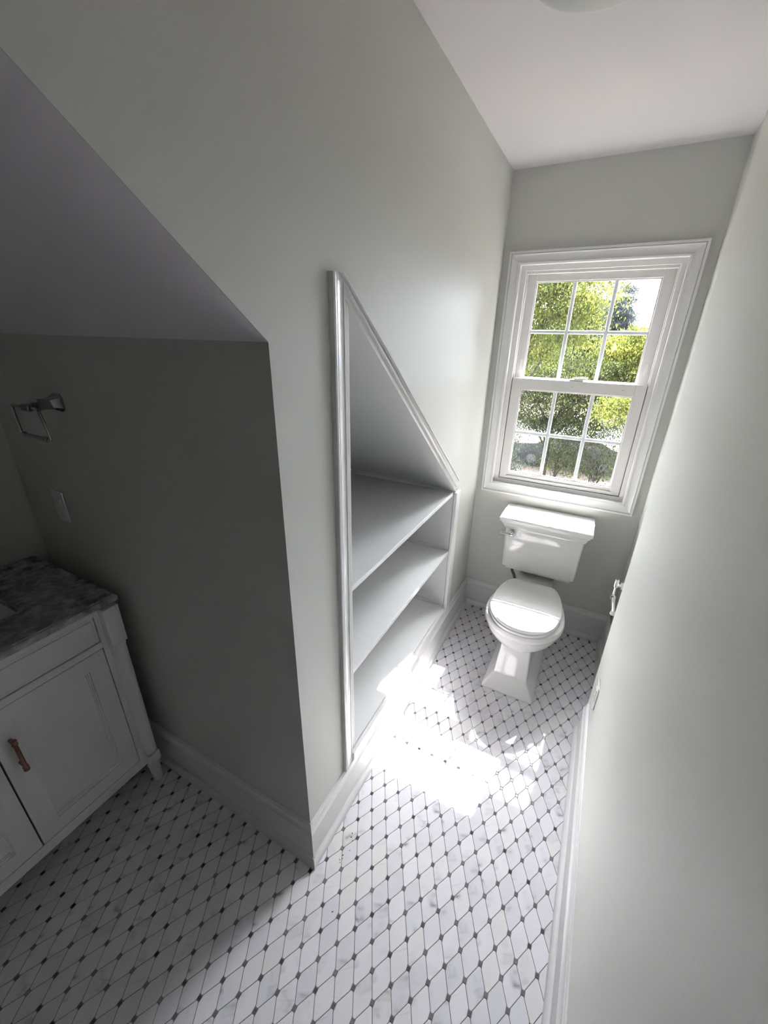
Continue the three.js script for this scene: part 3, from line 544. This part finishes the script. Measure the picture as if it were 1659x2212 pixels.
  lay(alld, dots, M.slate, 'dot_tile', 'dot_tile_field', -0.0002);
}

// ---------------------------------------------------------------- outdoors
{
  const lawn = struct('ground', (() => { const g = new THREE.PlaneGeometry(160, 70, 1, 1); g.rotateX(-Math.PI / 2); g.translate(0, GROUND, -37.5); return planarUV(g); })(), std({ name: 'dry lawn', map: lawnTex, color: lin(1, 1, 1), roughness: 1 }));
  struct('road', box(-30, 60, GROUND - 0.05, GROUND + 0.02, -30, -19.2), std({ name: 'pale concrete', color: lin(0.085, 0.083, 0.083), roughness: 0.9 }));
  const leafGeo = (() => { const g = new THREE.BufferGeometry(); g.setAttribute('position', new THREE.Float32BufferAttribute([0, 0, 0, 0.32, 0.5, 0.10, 0, 1, -0.04, -0.32, 0.5, 0.10], 3)); g.setIndex([0, 1, 2, 0, 2, 3]); g.computeVertexNormals(); return g; })();
  const leafMat = phys({ name: 'leaves', color: lin(1, 1, 1), roughness: 0.95, transmission: 0.5, thickness: 0, side: THREE.DoubleSide, specularIntensity: 0.3 });
  const bark = std({ name: 'bark', color: lin(0.07, 0.06, 0.055), map: barkTex, roughness: 0.95 });
  const m4 = new THREE.Matrix4(), qt = new THREE.Quaternion(), eu = new THREE.Euler(), col = new THREE.Color();
  function foliage(parent, name, clumps, per, leaf, colors, sx = 1, droop = 0) { // leaves in flattened sprays, each spray of its own tone
    const n = clumps.length * per, im = new THREE.InstancedMesh(leafGeo, leafMat, n); let k = 0;
    for (const [x, y, z, r] of clumps) {
      const tone = rr(0.55, 1.45), c0 = colors[Math.floor(rnd() * colors.length)], az = rr(0, 6.28), tilt = rr(-0.35, 0.1);
      for (let i = 0; i < per; i++) {
        const along = gauss() * r * 0.6, across = gauss() * r * 0.32, dx = Math.cos(az) * along - Math.sin(az) * across, dz = Math.sin(az) * along + Math.cos(az) * across, s = leaf * rr(0.55, 1.35);
        eu.set(rr(-1.0, 1.0) + droop, rr(0, 6.28), rr(-0.9, 0.9)); m4.compose(V3(x + dx, y + gauss() * r * 0.16 + tilt * Math.abs(along) - droop * 0.25 * Math.abs(along), z + dz), qt.setFromEuler(eu), V3(s * sx, s, s)); im.setMatrixAt(k, m4);
        const t = tone * rr(0.65, 1.35); im.setColorAt(k, col.setRGB(c0[0] * t, c0[1] * t, c0[2] * t)); k++;
      }
    }
    im.name = name; im.userData.kind = 'stuff'; shade(im); parent.add(im); return im;
  }
  const branchGeo = (list) => merge(list.map(([pts, r0]) => { const c = new THREE.CatmullRomCurve3(pts.map((p) => V3(...p))), n = 10, parts = []; for (let i = 0; i < n; i++) { const a = c.getPoint(i / n), b = c.getPoint((i + 1) / n); parts.push(rod(a.toArray(), b.toArray(), r0 * (1 - 0.8 * i / n), r0 * (1 - 0.8 * (i + 1) / n), 7)); } return merge(parts); }));
  function tree(label, x, z, o) { // o: trunk height, crown centre height, radii, clumps, per, leaf, colours
    const t = thing('tree', label, 'tree', [x, GROUND, z]);
    const tr = [[[0, -0.1, 0], [rr(-0.1, 0.1), o.cy * 0.4, 0], [rr(-0.2, 0.2), o.cy * 0.8, 0], [0, o.cy + o.ry * 0.6, 0]], o.tr];
    part('trunk', branchGeo([tr]), bark, t);
    const br = [], clumps = [];
    for (let i = 0; i < o.branches; i++) { const a = rr(0, 6.28), e = rr(-0.4, 0.9), h = o.cy * rr(0.5, 0.95), q = [Math.cos(a) * Math.cos(e) * o.rx * 0.9, o.cy + Math.sin(e) * o.ry * 0.9, Math.sin(a) * Math.cos(e) * o.rz * 0.9]; br.push([[[0, h, 0], [q[0] * 0.45, (h + q[1]) / 2 + 0.15, q[2] * 0.45], q], o.tr * 0.35]); }
    part('branches', branchGeo(br), bark, t);
    for (let i = 0; i < o.clumps; i++) { const v = V3(gauss(), gauss(), gauss()).normalize().multiplyScalar(Math.pow(rnd(), 0.4)); clumps.push([v.x * o.rx, o.cy + v.y * o.ry, v.z * o.rz, o.cr * rr(0.6, 1.3)]); }
    foliage(t, 'foliage', clumps, o.per, o.leaf, o.colors, o.sx ?? 0.8, o.droop ?? 0.2);
    return t;
  }
  const YG = [[0.098, 0.106, 0.018], [0.075, 0.092, 0.018], [0.122, 0.122, 0.022], [0.06, 0.078, 0.018]], GG = [[0.046, 0.058, 0.021], [0.064, 0.072, 0.028], [0.036, 0.046, 0.02], [0.07, 0.082, 0.02]], BG = [[0.048, 0.055, 0.056], [0.065, 0.073, 0.075], [0.036, 0.044, 0.045]], SG = [[0.055, 0.068, 0.044], [0.075, 0.086, 0.057]];
  tree('bright yellow-green leafy tree filling the upper window panes', -1.3, -9.6, { cy: 6.0, rx: 1.75, ry: 1.7, rz: 1.3, tr: 0.08, branches: 18, clumps: 420, per: 170, cr: 0.5, leaf: 0.055, colors: YG });
  tree('yellow-green tree with low hanging branch seen through the right lower panes', 1.65, -8.4, { cy: 3.85, rx: 1.15, ry: 0.42, rz: 0.7, tr: 0.05, branches: 9, clumps: 110, per: 150, cr: 0.42, leaf: 0.055, colors: YG.slice(0, 3), droop: 0.5 });
  tree('lighter yellow-green tree at the right behind the first ones', 1.55, -13.5, { cy: 4.45, rx: 1.5, ry: 0.95, rz: 1.2, tr: 0.08, branches: 10, clumps: 200, per: 170, cr: 0.6, leaf: 0.07, colors: YG });
  tree('dull grey-green tree in the middle behind the lower panes', -0.6, -12.6, { cy: 3.5, rx: 2.2, ry: 1.35, rz: 1.1, tr: 0.09, branches: 18, clumps: 300, per: 170, cr: 0.6, leaf: 0.06, colors: GG });
  tree('small grey-leaved tree at the lower left of the window view', -0.92, -7.3, { cy: 2.8, rx: 0.36, ry: 0.6, rz: 0.36, tr: 0.025, branches: 16, clumps: 60, per: 110, cr: 0.26, leaf: 0.04, colors: SG });
  tree('thin open twiggy sapling at the lower right of the window view', 0.9, -11.8, { cy: 1.9, rx: 0.95, ry: 0.75, rz: 0.5, tr: 0.03, branches: 30, clumps: 60, per: 60, cr: 0.45, leaf: 0.055, colors: GG });
  tree('low leafy sapling in front of the car in the middle of the lower panes', -0.25, -12.2, { cy: 1.75, rx: 0.8, ry: 0.6, rz: 0.5, tr: 0.03, branches: 20, clumps: 50, per: 60, cr: 0.45, leaf: 0.055, colors: GG });
  tree('tall blue-grey conifer far behind at the upper right panes', 0.62, -26, { cy: 5.6, rx: 0.75, ry: 2.2, rz: 1.2, tr: 0.16, branches: 16, clumps: 230, per: 150, cr: 0.5, leaf: 0.10, colors: BG, sx: 0.4 });
  tree('broad dark green tree far behind at the left', -5.2, -24, { cy: 5.0, rx: 3.4, ry: 3.6, rz: 2.2, tr: 0.25, branches: 14, clumps: 230, per: 110, cr: 1.0, leaf: 0.17, colors: GG });
  tree('broad dull green tree far behind in the middle', -1.2, -31, { cy: 4.6, rx: 3.0, ry: 2.9, rz: 2.2, tr: 0.25, branches: 14, clumps: 220, per: 120, cr: 1.0, leaf: 0.18, colors: GG });
  tree('rounded dull green tree far behind at the right edge', 4.2, -30, { cy: 4.1, rx: 2.7, ry: 2.1, rz: 2.0, tr: 0.25, branches: 14, clumps: 190, per: 120, cr: 0.9, leaf: 0.18, colors: GG });
  // the wood goes on to both sides of the window: these two shade the walls from the sky at the sides
  tree('tall dense tree close to the house to the left of the window view', -5.5, -7.4, { cy: 6.8, rx: 3.1, ry: 5.4, rz: 3.0, tr: 0.28, branches: 16, clumps: 420, per: 110, cr: 1.1, leaf: 0.16, colors: GG });
  tree('tall dense tree close to the house to the right of the window view', 5.6, -7.0, { cy: 6.8, rx: 2.8, ry: 5.4, rz: 3.0, tr: 0.28, branches: 16, clumps: 420, per: 110, cr: 1.1, leaf: 0.16, colors: GG });
  { // parked car half hidden by the leaves
    const t = thing('car', 'dark grey car parked beyond the lawn half hidden by leaves', 'car', [-0.15, GROUND, -17.9]);
    const paint = phys({ name: 'dark car paint', color: lin(0.012, 0.012, 0.014), roughness: 0.6 });
    const rimMat = std({ name: 'grey wheel rim', color: lin(0.05, 0.05, 0.052), roughness: 0.4 });
    const tyre = std({ name: 'tyre', color: lin(0.02, 0.02, 0.02), roughness: 0.85 }), dk = phys({ name: 'car window', color: lin(0.02, 0.025, 0.03), roughness: 0.05, clearcoat: 1 });
    const body = poly([[-2.25, 0.3], [-2.28, 0.62], [-2.1, 0.86], [-1.25, 0.95], [-0.55, 1.40], [0.75, 1.44], [1.55, 1.02], [2.15, 0.98], [2.28, 0.72], [2.25, 0.32]]);
    const g = extrude(body, 1.6, 0.06); g.translate(0, 0, -0.8); part('body', crease(g, 30), paint, t);
    const w = poly([[-1.05, 0.98], [-0.5, 1.34], [0.68, 1.37], [1.32, 1.02]]), gw = extrude(w, 1.74); gw.translate(0, 0, -0.87); part('side_window', crease(gw, 20), dk, t);
    const ws = poly([[-1.2, 0.99], [-1.16, 0.99], [-0.58, 1.40], [-0.62, 1.40]]), g2 = extrude(ws, 1.3); g2.translate(-0.02, 0.02, -0.65); part('windshield', crease(g2, 20), dk, t);
    for (const x of [-1.4, 1.4]) for (const z of [-0.75, 0.75]) { const wh = part('wheel', rod([x, 0.33, z - 0.12], [x, 0.33, z + 0.12], 0.33, 0.33, 24), tyre, t); part('rim', rod([x, 0.33, z - 0.125], [x, 0.33, z + 0.125], 0.2, 0.2, 18), rimMat, wh); }
    for (const z of [-0.6, 0.6]) part('headlight', box(-2.36, -2.2, 0.66, 0.78, z - 0.16, z + 0.16, 0.03), M.plastic, t);
  }
}

renderer.render(scene, camera);
